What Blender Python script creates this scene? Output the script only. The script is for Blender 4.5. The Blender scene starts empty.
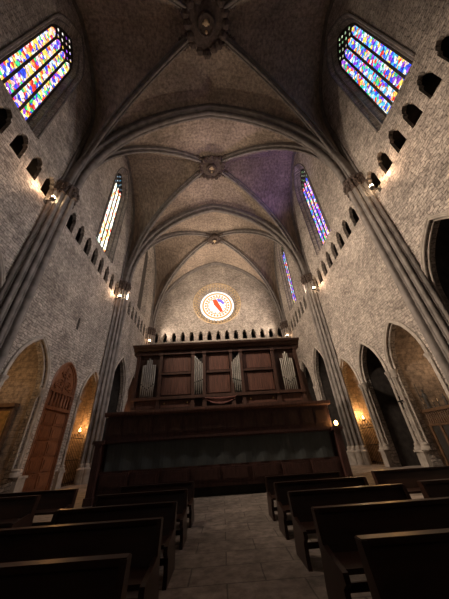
import bpy, bmesh, math, random
from mathutils import Vector, Matrix, noise
from mathutils.geometry import tessellate_polygon
random.seed(7)
S = bpy.context.scene
COL = S.collection
PI = math.pi

# ------------------------------------------------------------------ camera, world, exposure
cam_d = bpy.data.cameras.new('camera'); cam = bpy.data.objects.new('camera', cam_d); COL.objects.link(cam)
cam_d.sensor_fit = 'VERTICAL'; cam_d.sensor_height = 24.0; cam_d.lens = 24.0*239.0/599.0
cx_ = Vector((0.99850965, -0.00603925, -0.05424026)); cy_ = Vector((0.04279327, -0.53016781, 0.84681216)); cz_ = Vector((-0.03387055, -0.84787123, -0.52911923))
cy_ = -cy_ if cy_.z < 0 else cy_
mw = Matrix.Identity(4)
for i in range(3):
    mw[i][0] = cx_[i]; mw[i][1] = cy_[i]; mw[i][2] = cz_[i]
    mw[i][3] = (0, 0, 1.6)[i]
cam.matrix_world = mw
cam_d.clip_start = 0.05; cam_d.clip_end = 500
S.camera = cam
S.view_settings.view_transform = 'Standard'; S.view_settings.look = 'None'
S.view_settings.gamma = 1; S.view_settings.use_curve_mapping = False
S.view_settings.exposure = 0.0
w = bpy.data.worlds.new('world'); S.world = w; w.use_nodes = True
w.node_tree.nodes['Background'].inputs[0].default_value = (0.55, 0.62, 0.8, 1)
w.node_tree.nodes['Background'].inputs[1].default_value = 0.02
S.cycles.max_bounces = 8; S.cycles.diffuse_bounces = 5
S.cycles.sample_clamp_indirect = 6

def lamp(name, kind, loc, energy, color=(1, .78, .55), target=None, size=.1, angle=None, blend=.6):
    l = bpy.data.lights.new(name, kind); l.energy = energy; l.color = color
    if kind in ('POINT', 'SPOT'): l.shadow_soft_size = size
    if kind == 'AREA': l.size = size
    if angle: l.spot_size = math.radians(angle); l.spot_blend = blend
    o = bpy.data.objects.new(name, l); COL.objects.link(o); o.location = loc
    if target: o.rotation_euler = (Vector(target)-Vector(loc)).to_track_quat('-Z', 'Y').to_euler()
    return o

XL, XR, YB = -10.75, 11.05, 35.0
XC = 0.12
PY = [-13.5, -1.3, 10.7, 22.5, 34.6]
ZS = 18.4
WARM = (1.0, .79, .6)
# the six floodlights fixed on the piers at the gallery: each throws light over the nave to vault and walls
SC = [(-1, 9.75), (1, 9.4), (-1, 21.6), (1, 21.2), (-1, 34.0), (1, 33.9)]
def sconce_xyz(s, y): return ((XL+.42) if s < 0 else (XR-.45), y, 15.95 if s < 0 else 15.7)
PALE = (1.0, .93, .9)
# (aim point, watts, cone angle, colour)
KEY = {0: [((11, 13, 8), 14000, 90, WARM), ((4, 20, 31), 2300, 60, WARM)],
       1: [((-11, 14, 9), 3300, 90, PALE), ((-4, 20, 31), 2300, 60, WARM)],
       2: [((11, 20, 12), 10500, 110, WARM), ((2, 35, 24), 10500, 75, WARM)],
       3: [((-11, 18, 12), 3200, 110, PALE), ((-2, 35, 24), 10500, 75, WARM)],
       4: [((6, 29, 28), 3000, 110, WARM), ((3, 21, 31), 5200, 80, WARM)],
       5: [((-6, 29, 28), 3000, 110, WARM), ((-3, 21, 31), 5200, 80, WARM)]}
for k, (s, y) in enumerate(SC):
    x, yy, z = sconce_xyz(s, y)
    for j, (tg, en, an, co) in enumerate(KEY[k]):
        lamp('floodlight_beam', 'SPOT', (x-s*.45, yy-.1, z+.1), en, co, tg, .25, an, .9)
    # the floodlight's own throw grazing the wall towards the choir
    lamp('floodlight_graze', 'SPOT', (x, yy-.45, z+.15), (330, 380, 260, 280, 0.01, 0.01)[k], (1, .66, .42), (x+s*.5, yy-7, z-1.5), .1, 110, .9)
# daylight from the glazed east end behind the camera
lamp('daylight_east', 'AREA', (0, -12.5, 16), 40, (.95, .9, .85), (0, 30, 14), 7)

# daylight coloured by the violet glass of the middle right window
lamp('window_daylight', 'SPOT', (10.2, 16.6, 23.5), 900, (.5, .34, 1.0), (6.5, 17.0, 32), .4, 100, .8)

# ------------------------------------------------------------------ materials
def nt(name):
    m = bpy.data.materials.new(name); m.use_nodes = True
    t = m.node_tree; b = t.nodes['Principled BSDF']
    return m, t, b
def N(t, k, **kw):
    n = t.nodes.new(k)
    for a, v in kw.items(): setattr(n, a, v)
    return n
def ramp(t, stops, interp='LINEAR'):
    r = N(t, 'ShaderNodeValToRGB'); r.color_ramp.interpolation = interp
    e = r.color_ramp.elements
    while len(e) < len(stops): e.new(.5)
    for i, (p, c) in enumerate(stops):
        e[i].position = p; e[i].color = (*c, 1)
    return r
def mul(t, a, b, fac=1, mode='MULTIPLY'):
    m = N(t, 'ShaderNodeMix', data_type='RGBA', blend_type=mode); m.inputs[0].default_value = fac
    t.links.new(a, m.inputs[6]); t.links.new(b, m.inputs[7]); return m.outputs[2]

def stone(name, c1, c2, mortar, bw=.55, bh=.24, distort=.12, bump=.6, bdist=.06, rough=.92, blotch=(.6, 1.15), horiz=False, msize=.02, nscale=.35):
    m, t, b = nt(name); L = t.links.new
    tc = N(t, 'ShaderNodeTexCoord'); sp = N(t, 'ShaderNodeSeparateXYZ'); L(tc.outputs['Object'], sp.inputs[0])
    cb = N(t, 'ShaderNodeCombineXYZ')
    if horiz:
        L(sp.outputs[0], cb.inputs[0]); L(sp.outputs[1], cb.inputs[1])
    else:
        ad = N(t, 'ShaderNodeMath', operation='ADD'); L(sp.outputs[0], ad.inputs[0]); L(sp.outputs[1], ad.inputs[1])
        L(ad.outputs[0], cb.inputs[0]); L(sp.outputs[2], cb.inputs[1])
    n1 = N(t, 'ShaderNodeTexNoise'); n1.inputs['Scale'].default_value = 2.2; n1.inputs['Detail'].default_value = 3
    L(tc.outputs['Object'], n1.inputs['Vector'])
    sc = N(t, 'ShaderNodeVectorMath', operation='SCALE'); sc.inputs['Scale'].default_value = distort*2
    L(n1.outputs['Color'], sc.inputs[0])
    va = N(t, 'ShaderNodeVectorMath', operation='ADD'); L(cb.outputs[0], va.inputs[0]); L(sc.outputs[0], va.inputs[1])
    br = N(t, 'ShaderNodeTexBrick'); L(va.outputs[0], br.inputs['Vector'])
    br.inputs['Scale'].default_value = 1; br.inputs['Brick Width'].default_value = bw; br.inputs['Row Height'].default_value = bh
    br.inputs['Mortar Size'].default_value = msize; br.inputs['Mortar Smooth'].default_value = .6
    br.inputs['Color1'].default_value = (*c1, 1); br.inputs['Color2'].default_value = (*c2, 1); br.inputs['Mortar'].default_value = (*mortar, 1)
    n2 = N(t, 'ShaderNodeTexNoise'); n2.inputs['Scale'].default_value = nscale; n2.inputs['Detail'].default_value = 6; n2.inputs['Roughness'].default_value = .65
    L(tc.outputs['Object'], n2.inputs['Vector'])
    r2 = ramp(t, [(.32, (blotch[0],)*3), (.68, (blotch[1],)*3)]); L(n2.outputs['Fac'], r2.inputs[0])
    n3 = N(t, 'ShaderNodeTexNoise'); n3.inputs['Scale'].default_value = 4; n3.inputs['Detail'].default_value = 5; n3.inputs['Roughness'].default_value = .7
    L(va.outputs[0], n3.inputs['Vector'])
    r3 = ramp(t, [(.36, (.55,)*3), (.64, (1.28,)*3)]); L(n3.outputs['Fac'], r3.inputs[0])
    c = mul(t, br.outputs['Color'], r2.outputs[0]); c = mul(t, c, r3.outputs[0])
    L(c, b.inputs['Base Color']); b.inputs['Roughness'].default_value = rough
    inv = N(t, 'ShaderNodeMath', operation='SUBTRACT'); inv.inputs[0].default_value = 1; L(br.outputs['Fac'], inv.inputs[1])
    h = N(t, 'ShaderNodeMath', operation='MULTIPLY_ADD'); L(n3.outputs['Fac'], h.inputs[0]); h.inputs[1].default_value = 1.4; L(inv.outputs[0], h.inputs[2])
    bp = N(t, 'ShaderNodeBump'); bp.inputs['Strength'].default_value = bump; bp.inputs['Distance'].default_value = bdist
    L(h.outputs[0], bp.inputs['Height']); L(bp.outputs[0], b.inputs['Normal'])
    return m
def plain(name, col, rough=.8, noise_s=3, amt=.35, metal=0, bump=0, stretch=None, emit=None):
    m, t, b = nt(name); L = t.links.new
    tc = N(t, 'ShaderNodeTexCoord'); src = tc.outputs['Object']
    if stretch:
        mp = N(t, 'ShaderNodeMapping'); mp.inputs['Scale'].default_value = stretch; L(src, mp.inputs[0]); src = mp.outputs[0]
    n = N(t, 'ShaderNodeTexNoise'); n.inputs['Scale'].default_value = noise_s; n.inputs['Detail'].default_value = 5; L(src, n.inputs['Vector'])
    r = ramp(t, [(.3, tuple(c*(1-amt) for c in col)), (.7, tuple(min(1, c*(1+amt)) for c in col))]); L(n.outputs['Fac'], r.inputs[0])
    L(r.outputs[0], b.inputs['Base Color']); b.inputs['Roughness'].default_value = rough; b.inputs['Metallic'].default_value = metal
    if bump:
        bp = N(t, 'ShaderNodeBump'); bp.inputs['Strength'].default_value = bump; bp.inputs['Distance'].default_value = .03
        L(n.outputs['Fac'], bp.inputs['Height']); L(bp.outputs[0], b.inputs['Normal'])
    return m
def glow(name, col, s):
    m, t, b = nt(name); b.inputs['Base Color'].default_value = (.01, .01, .01, 1); b.inputs['Specular IOR Level'].default_value = .1
    b.inputs['Emission Color'].default_value = (*col, 1); b.inputs['Emission Strength'].default_value = s
    return m
def stained(name, pal, strength, scale=3.4, bar=.78, lead=.035):
    m, t, b = nt(name); L = t.links.new
    tc = N(t, 'ShaderNodeTexCoord'); mp = N(t, 'ShaderNodeMapping'); mp.inputs['Scale'].default_value = (.2, 1, .85); L(tc.outputs['Object'], mp.inputs[0])
    v = N(t, 'ShaderNodeTexVoronoi'); v.inputs['Scale'].default_value = scale; L(mp.outputs[0], v.inputs['Vector'])
    sp = N(t, 'ShaderNodeSeparateColor'); L(v.outputs['Color'], sp.inputs[0])
    k = len(pal); r = ramp(t, [(i/k, c) for i, c in enumerate(pal)], 'CONSTANT'); L(sp.outputs[0], r.inputs[0])
    e = N(t, 'ShaderNodeTexVoronoi', feature='DISTANCE_TO_EDGE'); e.inputs['Scale'].default_value = scale; L(mp.outputs[0], e.inputs['Vector'])
    er = ramp(t, [(0, (.12,)*3), (lead, (1,)*3)]); L(e.outputs['Distance'], er.inputs[0])
    # finer painted detail within each piece
    v2 = N(t, 'ShaderNodeTexVoronoi'); v2.inputs['Scale'].default_value = scale*2.6; L(mp.outputs[0], v2.inputs['Vector'])
    s2 = N(t, 'ShaderNodeSeparateColor'); L(v2.outputs['Color'], s2.inputs[0])
    r2 = ramp(t, [(0, (.35,)*3), (.5, (.9,)*3), (1, (1.5,)*3)]); L(s2.outputs[1], r2.inputs[0])
    # iron saddle bars
    sx = N(t, 'ShaderNodeSeparateXYZ'); L(tc.outputs['Object'], sx.inputs[0])
    md = N(t, 'ShaderNodeMath', operation='MODULO'); L(sx.outputs[2], md.inputs[0]); md.inputs[1].default_value = bar
    gt = N(t, 'ShaderNodeMath', operation='GREATER_THAN'); L(md.outputs[0], gt.inputs[0]); gt.inputs[1].default_value = .05
    c = mul(t, r.outputs[0], er.outputs[0]); c = mul(t, c, r2.outputs[0]); c = mul(t, c, gt.outputs[0])
    L(c, b.inputs['Emission Color']); b.inputs['Emission Strength'].default_value = strength
    b.inputs['Base Color'].default_value = (.02, .02, .02, 1); b.inputs['Roughness'].default_value = .3
    return m

M = {}
M['wall'] = stone('rubble_limestone', (.58, .51, .45), (.43, .38, .34), (.27, .235, .215), .40, .18, .16, .9, .07, nscale=.5)
M['chapel'] = stone('chapel_stone', (.42, .33, .25), (.36, .28, .215), (.27, .21, .16), .7, .35, .05, .35, .03)
M['vault'] = stone('vault_stone', (.35, .28, .225), (.305, .243, .195), (.25, .2, .163), 1.0, .35, .03, .2, .02, blotch=(.6, 1.2), horiz=True, msize=.012, nscale=.25)
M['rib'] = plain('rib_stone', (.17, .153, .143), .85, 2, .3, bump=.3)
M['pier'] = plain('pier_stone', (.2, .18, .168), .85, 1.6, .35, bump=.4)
M['trim'] = plain('dressed_stone', (.38, .34, .30), .85, 2.2, .3, bump=.3)
M['darkstone'] = plain('shade_dark_stone', (.045, .038, .034), .9, 3, .4, bump=.4)  # near-black tone puts the shade of unlit chapels into the stone colour
M['bossm'] = plain('carved_boss_stone', (.07, .05, .042), .85, 5, .5, bump=.3)
M['floor'] = stone('stone_slabs', (.29, .245, .215), (.23, .2, .175), (.11, .095, .085), 1.1, .62, .02, .35, .015, .6, (.6, 1.2), True, .015, .8)
M['wood'] = plain('dark_pew_wood', (.032, .014, .009), .38, 2, .35, stretch=(.5, 4, 4))
M['wood'].node_tree.nodes['Principled BSDF'].inputs['Specular IOR Level'].default_value = .3
M['organwood'] = plain('organ_case_wood', (.125, .055, .038), .55, 3, .45, stretch=(9, 2, .5), bump=.1)
M['organdark'] = plain('organ_frame_wood', (.07, .034, .024), .5, 3, .35, stretch=(3, 3, 1))
M['loftwood'] = plain('choir_screen_wood', (.06, .025, .02), .5, 3, .35, stretch=(4, 3, 1))
M['cloth'] = plain('grey_green_cloth', (.075, .085, .085), .95, 3, .12, stretch=(6, 1, 1))
M['swag'] = plain('red_brown_curtain', (.12, .045, .035), .9, 5, .3)
M['pipe'] = plain('tin_pipe', (.33, .31, .28), .4, 3, .15, metal=.6)
M['doorwood'] = plain('orange_door_wood', (.16, .055, .02), .5, 4, .4, stretch=(3, 3, .6), bump=.1)
M['iron'] = plain('wrought_iron', (.03, .027, .025), .5, 6, .3, metal=.6)
M['gold'] = plain('gilded_wood', (.5, .3, .1), .4, 5, .35, metal=.5)
M['altar'] = plain('altar_wood', (.13, .07, .035), .6, 4, .4)
M['black'] = plain('lamp_housing', (.05, .045, .04), .5, 4, .2)
M['void'] = plain('cavity_shade', (.03, .026, .023), .95, 3, .3)  # near-black colour painted as the shade of gaps and hollows
M['bulb'] = glow('bulb', (1, .72, .42), 60)
M['flame'] = glow('flame', (1, .5, .13), 28)
R_ = (.9, .05, .03); B_ = (.04, .08, .85); W_ = (1, .95, .8); Y_ = (1, .7, .12); G_ = (.05, .6, .2); P_ = (.3, .06, .75); C_ = (.1, .55, .9); O_ = (1, .35, .08); PK = (.95, .6, .6)
M['glassL1'] = stained('stained_glass_multicolour', [B_, R_, W_, Y_, (.6, .75, .9), PK, G_, Y_, B_, O_, P_, R_, W_], 1.7, 4.6, lead=.05)
M['glassR1'] = stained('stained_glass_blue_orange', [B_, C_, O_, W_, C_, P_, PK, B_, Y_, (.55, .8, 1), R_, C_, G_, P_], 1.6, 4.6, lead=.05)
M['glassL2'] = stained('stained_glass_pale', [W_, (1, .9, .6), W_, Y_, W_, (.9, 1, .9), O_, W_, (1, .95, .75), (.5, .75, .6), R_], 2.6, 4.0, lead=.05)
M['glassR2'] = stained('stained_glass_violet', [P_, B_, C_, PK, O_, P_, (.6, .7, 1), R_, Y_, B_, G_, (.5, .35, .9)], 2.0, 3.8)
M['headL'] = stained('stained_glass_head_violet', [P_, W_, (.5, .4, .9), PK, Y_, W_], 1.3, 2.5)
M['headR'] = stained('stained_glass_head_green', [(.5, .8, .35), W_, (.35, .7, .35), (.8, .9, .6)], 1.0, 2.5)
M['headL2'] = stained('stained_glass_head_blue', [C_, (.6, .85, .95), PK, (.4, .6, .8)], 1.4, 2.5)
M['roseglass'] = glow('rose_white_glass', (1, .97, .93), 1.35)
M['roseorange'] = glow('rose_orange_glass', (1, .5, .14), .95)
M['rosered'] = glow('rose_red_glass', (1, .13, .04), 1.0)
M['roseviolet'] = glow('rose_violet_glass', (.32, .2, .9), 1.1)
M['gildstone'] = plain('ochre_carved_stone', (.5, .38, .24), .8, 4, .35)

# ------------------------------------------------------------------ mesh helpers
class MB:
    def __init__(s): s.v = []; s.f = []
    def add(s, vs, fs):
        o = len(s.v); s.v += [tuple(v) for v in vs]; s.f += [tuple(i+o for i in f) for f in fs]; return s
    def box(s, x0, x1, y0, y1, z0, z1):
        vs = [(x, y, z) for z in (z0, z1) for y in (y0, y1) for x in (x0, x1)]
        return s.add(vs, [(0, 2, 3, 1), (4, 5, 7, 6), (0, 1, 5, 4), (2, 6, 7, 3), (0, 4, 6, 2), (1, 3, 7, 5)])
    def bar(s, a, b, r, n=8, r2=None, caps=True):
        return s.tube([a, b], [r, r2 if r2 is not None else r], n, caps)
    def tube(s, pts, rs, n=8, caps=True):
        pts = [Vector(p) for p in pts]
        if not isinstance(rs, (list, tuple)): rs = [rs]*len(pts)
        rings = []; up = None
        for i, p in enumerate(pts):
            d = (pts[min(i+1, len(pts)-1)]-pts[max(i-1, 0)]).normalized()
            if up is None:
                up = Vector((0, 0, 1)) if abs(d.z) < .9 else Vector((1, 0, 0))
            sd = d.cross(up).normalized(); up = sd.cross(d).normalized()
            rings.append([p+(sd*math.cos(2*PI*k/n)+up*math.sin(2*PI*k/n))*rs[i] for k in range(n)])
        vs = [v for r in rings for v in r]
        fs = [(i*n+k, i*n+(k+1) % n, (i+1)*n+(k+1) % n, (i+1)*n+k) for i in range(len(pts)-1) for k in range(n)]
        if caps: fs += [tuple(range(n))[::-1], tuple((len(pts)-1)*n+k for k in range(n))]
        return s.add(vs, fs)
    def lathe(s, prof, c, n=24, axis='z'):
        vs = []
        for r, h in prof:
            for k in range(n):
                a = 2*PI*k/n; p, q = r*math.cos(a), r*math.sin(a)
                vs.append((c[0]+p, c[1]+q, c[2]+h) if axis == 'z' else ((c[0]+p, c[1]+h, c[2]+q) if axis == 'y' else (c[0]+h, c[1]+p, c[2]+q)))
        m = len(prof)
        fs = [(i*n+k, i*n+(k+1) % n, (i+1)*n+(k+1) % n, (i+1)*n+k) for i in range(m-1) for k in range(n)]
        fs += [tuple(range(n)), tuple((m-1)*n+k for k in range(n))]
        return s.add(vs, fs)
    def prism(s, poly, fn, d0, d1):
        n = len(poly)
        vs = [fn(u, v, d0) for u, v in poly]+[fn(u, v, d1) for u, v in poly]
        return s.add(vs, [tuple(range(n)), tuple(range(2*n-1, n-1, -1))]+[(i, (i+1) % n, n+(i+1) % n, n+i) for i in range(n)])
    def build(s, name, mat, parent=None, smooth=False, kind=None, label=None):
        me = bpy.data.meshes.new(name); me.from_pydata([tuple(v) for v in s.v], [], s.f)
        bm = bmesh.new(); bm.from_mesh(me); bmesh.ops.recalc_face_normals(bm, faces=bm.faces); bm.to_mesh(me); bm.free()
        if smooth:
            me.polygons.foreach_set('use_smooth', [True]*len(me.polygons))
            me.set_sharp_from_angle(angle=math.radians(40))
        me.materials.append(mat)
        o = bpy.data.objects.new(name, me); COL.objects.link(o)
        if parent:
            o.parent = parent; o.matrix_parent_inverse = parent.matrix_world.inverted() if False else Matrix.Translation(-parent.location)
        if kind: o['kind'] = kind
        if label: o['label'] = label
        return o
def struct(name, mb, mat, smooth=False): return mb.build(name, mat, None, smooth, 'structure')
def tag(o, label, cat, group=None):
    o['label'] = label; o['category'] = cat
    if group: o['group'] = group
    return o
def thing(name, loc, label=None, cat=None, group=None, kind=None):
    o = bpy.data.objects.new(name, None); COL.objects.link(o); o.location = loc; o.empty_display_size = .2
    if label: tag(o, label, cat, group)
    if kind: o['kind'] = kind
    return o
def dup(o, loc, parent=None):
    c = o.copy(); COL.objects.link(c)
    if parent: c.parent = parent
    else: c.location = loc
    for ch in list(o.children): dup(ch, None, c)
    return c

def arc(a, h, n=24):
    r = (a*a+h*h)/(2*a); c = a-r; tm = math.asin(min(1, h/r)) if r >= h else PI/2
    if a > h: # low arch
        tm = math.acos(max(-1, -c/r))
    return [(c+r*math.cos(tm*i/n), r*math.sin(tm*i/n)) for i in range(n+1)]
def pointed(uc, half, z0, zs, za, n=10):
    A = arc(half, za-zs, n)
    pts = [(uc-half, z0), (uc+half, z0)] + [(uc+s_, zs+z_) for s_, z_ in A]
    pts += [(uc-s_, zs+z_) for s_, z_ in A[:-1][::-1]]
    return pts
def trefoil(uc, half, z0, zs, za):
    pts = [(uc-half, z0), (uc+half, z0)]
    A = arc(half, za-zs, 12)
    def f(i, sgn):
        s_, z_ = A[i]; k = 1-.26*math.exp(-((i-4)/1.3)**2)
        return (uc+sgn*s_*k, zs+z_*(k if i < 9 else 1))
    return pts+[f(i, 1) for i in range(13)]+[f(i, -1) for i in range(11, -1, -1)]
def panel(mb, fn, outer, holes, d0, d1, rim=True):
    """flat plate with holes; holes = (front polygon, back polygon)"""
    for dd, idx in ((d0, 0), (d1, 1)):
        loops = [outer]+[h[idx] for h in holes]
        flat = [p for l in loops for p in l]
        tris = tessellate_polygon([[Vector((u, v, 0)) for u, v in l] for l in loops])
        mb.add([fn(u, v, dd) for u, v in flat], [tuple(t) for t in tris])
    for h in holes:
        n = len(h[0])
        mb.add([fn(u, v, d0) for u, v in h[0]]+[fn(u, v, d1) for u, v in h[1]], [(i, (i+1) % n, n+(i+1) % n, n+i) for i in range(n)])
    if rim:
        n = len(outer)
        mb.add([fn(u, v, d0) for u, v in outer]+[fn(u, v, d1) for u, v in outer], [(i, (i+1) % n, n+(i+1) % n, n+i) for i in range(n)])
def sweep(mb, path, inward, lateral, prof, closed=False):
    """path: 3D points, inward: unit vectors, lateral: constant vector, prof: (lateral, inward) list"""
    m = len(prof); vs = []
    for p, iv in zip(path, inward):
        vs += [Vector(p)+lateral*a+iv*b for a, b in prof]
    n = len(path)
    fs = [(i*m+k, i*m+(k+1) % m, (i+1)*m+(k+1) % m, (i+1)*m+k) for i in range(n-1) for k in range(m)]
    fs += [tuple(range(m)), tuple((n-1)*m+k for k in range(m))]
    mb.add(vs, fs)
def inwards(path, lateral, ref):
    out = []
    for i, p in enumerate(path):
        t = (Vector(path[min(i+1, len(path)-1)])-Vector(path[max(i-1, 0)])).normalized()
        v = t.cross(lateral).normalized()
        if v.dot(Vector(ref)-Vector(p)) < 0: v = -v
        out.append(v)
    return out
def ribprof(wd, dp):
    pts = []
    def roll(cx, cy, r, a0, a1, n=6):
        for i in range(n+1):
            a = math.radians(a0+(a1-a0)*i/n); pts.append((cx+r*math.cos(a), cy+r*math.sin(a)))
    pts.append((-wd*.5, -.05)); pts.append((-wd*.5, dp*.25))
    roll(-wd*.38, dp*.42, wd*.12, 200, 20)
    pts.append((-wd*.16, dp*.55))
    roll(0, dp*.8, wd*.17, 200, -20, 8)
    pts.append((wd*.16, dp*.55))
    roll(wd*.38, dp*.42, wd*.12, 160, -20)
    pts.append((wd*.5, dp*.25)); pts.append((wd*.5, -.05))
    return pts

# ------------------------------------------------------------------ setting: floor
mb = MB(); mb.box(XL-5.5, XR+5.5, PY[0], YB+1.5, -.3, 0); struct('floor', mb, M['floor'])

# ------------------------------------------------------------------ setting: side walls
def fnL(u, v, d): return (XL-d, u, v)
def fnR(u, v, d): return (XR+d, u, v)
def fnB(u, v, d): return (u, YB+d, v)
TH = 1.3
WC = [-6.4, 5.6, 17.4, 29.7]
TALL = [8.1, 26.2, 31.2, -8, -3.9]
SMALL = [13.75, 17.4, 21.0]
def low_arches(side):
    out = []
    for c in TALL: out.append((c if side > 0 else c+.15, 2.0, 0, 7.2, 10.9, 'tall'))
    for c in SMALL: out.append((c, 1.5, 0, 5.3, 7.9, 'small'))
    return out
TRZ = {-1: (16.15, 17.2, 17.85), 1: (15.85, 16.9, 17.55)}
def tri_centres():
    c = []
    for b in range(4):
        y0 = (-13.5, -1.5, 10.4, 22.3)[b]
        for k in range(8):
            y = y0+2.0+k*1.285
            c.append(y)
    return c
for side in (-1, 1):
    fn = fnL if side < 0 else fnR
    nm = 'left' if side < 0 else 'right'
    mb = MB()
    hs = []
    for (c, h, z0, zs, za, kd) in low_arches(side):
        isdoor = side < 0 and kd == 'small' and c == 17.4
        P = pointed(c-.1, 1.42, -.001, 5.8, 7.55) if isdoor else pointed(c, h, -.001, zs, za)
        hs.append((P, P))
    panel(mb, fn, [(PY[0], -.3), (YB, -.3), (YB, 13), (PY[0], 13)], hs, 0, .55)
    hs = []
    z0, zs, za = TRZ[side]
    for y in tri_centres():
        P = trefoil(y, .38, z0-.1, zs, za+.05); hs.append((P, P))
    if side < 0:
        pass
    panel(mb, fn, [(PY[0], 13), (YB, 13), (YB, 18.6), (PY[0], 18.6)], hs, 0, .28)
    hs = []
    for c in WC:
        hs.append((pointed(c, 1.75, 18.6, 28.6, 32.6), pointed(c, .9, 19.9, 28.6, 31.0)))
    panel(mb, fn, [(PY[0], 18.6), (YB, 18.6), (YB, 35.2), (PY[0], 35.2)], hs, 0, TH)
    struct('wall_'+nm, mb, M['wall'])
    # gallery passage behind the openings
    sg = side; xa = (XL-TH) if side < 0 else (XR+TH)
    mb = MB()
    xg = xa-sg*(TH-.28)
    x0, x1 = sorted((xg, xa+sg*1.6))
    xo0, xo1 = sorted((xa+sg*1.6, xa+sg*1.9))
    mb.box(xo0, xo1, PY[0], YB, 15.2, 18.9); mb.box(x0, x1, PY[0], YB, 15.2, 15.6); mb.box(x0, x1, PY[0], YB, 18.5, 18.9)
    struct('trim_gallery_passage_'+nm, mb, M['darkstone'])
    # chapels behind the arches
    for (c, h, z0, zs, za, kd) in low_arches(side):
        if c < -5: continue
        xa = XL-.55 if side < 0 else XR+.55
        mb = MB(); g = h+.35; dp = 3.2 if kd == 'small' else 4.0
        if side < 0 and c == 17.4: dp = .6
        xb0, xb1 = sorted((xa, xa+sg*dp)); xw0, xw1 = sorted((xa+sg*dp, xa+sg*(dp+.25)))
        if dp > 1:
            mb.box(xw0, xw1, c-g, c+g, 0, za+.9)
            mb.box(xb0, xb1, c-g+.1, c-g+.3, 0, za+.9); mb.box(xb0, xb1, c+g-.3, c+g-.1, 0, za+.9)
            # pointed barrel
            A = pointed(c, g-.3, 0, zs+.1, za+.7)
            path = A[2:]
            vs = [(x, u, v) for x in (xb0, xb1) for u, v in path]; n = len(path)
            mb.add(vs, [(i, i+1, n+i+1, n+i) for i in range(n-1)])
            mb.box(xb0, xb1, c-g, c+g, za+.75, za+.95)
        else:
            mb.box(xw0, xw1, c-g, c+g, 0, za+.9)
        struct('wall_chapel_'+nm, mb, M['darkstone'] if (kd == 'tall' or (side > 0 and c == 17.4)) else M['chapel'])  # gloom of the tall and middle right chapels is painted by the darker stone
    # plinth, string course, arch mouldings, colonnettes
    mb = MB()
    edges = sorted([(c-h, c+h) for (c, h, *_r) in low_arches(side)])
    cur = PY[0]
    for a, b in edges+[(YB, YB)]:
        if a-.02 > cur:
            f0 = fn(0, 0, -.22)[0]; f1 = fn(0, 0, .02)[0]; q0, q1 = sorted((f0, f1))
            mb.box(q0, q1, cur+.02, a-.02, 0, .86)
            f0 = fn(0, 0, -.28)[0]; q0, q1 = sorted((f0, f1)); mb.box(q0, q1, cur-.03, a+.03, .86, .97)
        cur = b
    struct('trim_plinth_'+nm, mb, M['trim'])
    mb = MB()
    zz = TRZ[side][0]
    for a, b in zip(PY[:-1], PY[1:]):
        q0, q1 = sorted((fn(0, 0, -.1)[0], fn(0, 0, .05)[0]))
    mb = MB(); lat = Vector((side, 0, 0))
    for (c, h, z0, zs, za, kd) in low_arches(side):
        if side < 0 and c == 17.4: continue
        A = arc(h, za-zs, 14)
        path = [(0, c+s_, zs+z_) for s_, z_ in A]+[(0, c-s_, zs+z_) for s_, z_ in A[:-1][::-1]]
        for off, r, dep in ((.05, .07, -.02), (.17, .06, -.05), (-.06, .06, .16)):
            pts = []
            for i, (x, u, v) in enumerate(path):
                du, dv = u-c, v-zs
                k = (math.hypot(du, dv)+off)/max(.01, math.hypot(du, dv))
                pts.append(fn(c+du*k, zs+dv*k, dep))
            mb.tube(pts, r, 8)
        for sg2 in (-1, 1):
            for off, r, dep in ((.05, .07, -.02), (.17, .06, -.05), (-.06, .06, .16)):
                p = fn(c+sg2*(h+off), 0, dep)
                mb.bar((p[0], p[1], .95), (p[0], p[1], zs), r, 10)
            # capital and base
            p = fn(c+sg2*(h+.06), 0, .05)
            mb.lathe([(.14, 0), (.17, .05), (.15, .1), (.18, .28), (.25, .42), (.25, .5)], (p[0], p[1], zs-.5), 12)
            mb.lathe([(.26, 0), (.26, .12), (.2, .2), (.22, .28), (.14, .36)], (p[0], p[1], .95), 12)
    struct('trim_arch_moulding_'+nm, mb, M['trim'], True)
    # windows
    for k, c in enumerate(WC[1:]):
        d = .62
        wroot = thing('window_%d' % (k+1 if side < 0 else k+4), fn(c, 19.7, d), kind='structure')
        wroot['label'] = 'tall stained glass window of the %s wall, %s from the camera' % (nm, 'nearest,middle,farthest'.split(',')[k])
        gl = {(-1, 0): 'glassL1', (-1, 1): 'glassL2', (-1, 2): 'glassL2', (1, 0): 'glassR1', (1, 1): 'glassR2', (1, 2): 'glassR2'}[(side, k)]
        hd = {(-1, 0): 'headL', (-1, 1): 'headL2', (-1, 2): 'headL2', (1, 0): 'headR', (1, 1): 'headR', (1, 2): 'headR'}[(side, k)]
        t = MB(); outer = pointed(c, 1.34, 19.2, 28.6, 31.85)
        if side < 0 and k == 2:   # walled-up window
            t.prism(outer, fn, d, d+.2); t.build('blocking', M['darkstone'], wroot)
            continue
        lan = [pointed(c+o, .25, 19.3, 28.8, 29.5, 6) for o in (-.96, -.32, .32, .96)]
        ov = []
        for (zz_, us) in ((29.5, (-.64, 0, .64)), (29.95, (-.88, -.32, .32, .88)), (30.45, (-.55, 0, .55)), (30.9, (-.25, .25)), (31.3, (0,))):
            for u in us:
                ov.append([(c+u+.11*math.cos(q*PI/4), zz_+.19*math.sin(q*PI/4)) for q in range(8)])
        panel(t, fn, outer, [(h_, h_) for h_ in lan+ov], d, d+.06)
        t.build('tracery', M['darkstone'], wroot)
        for l_ in lan:
            g_ = MB(); g_.prism([(u+(.03 if u > sum(q[0] for q in l_)/len(l_) else -.03), v) for u, v in l_], fn, d+.07, d+.09)
            g_.build('lancet_glass', M[gl], wroot)
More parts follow.
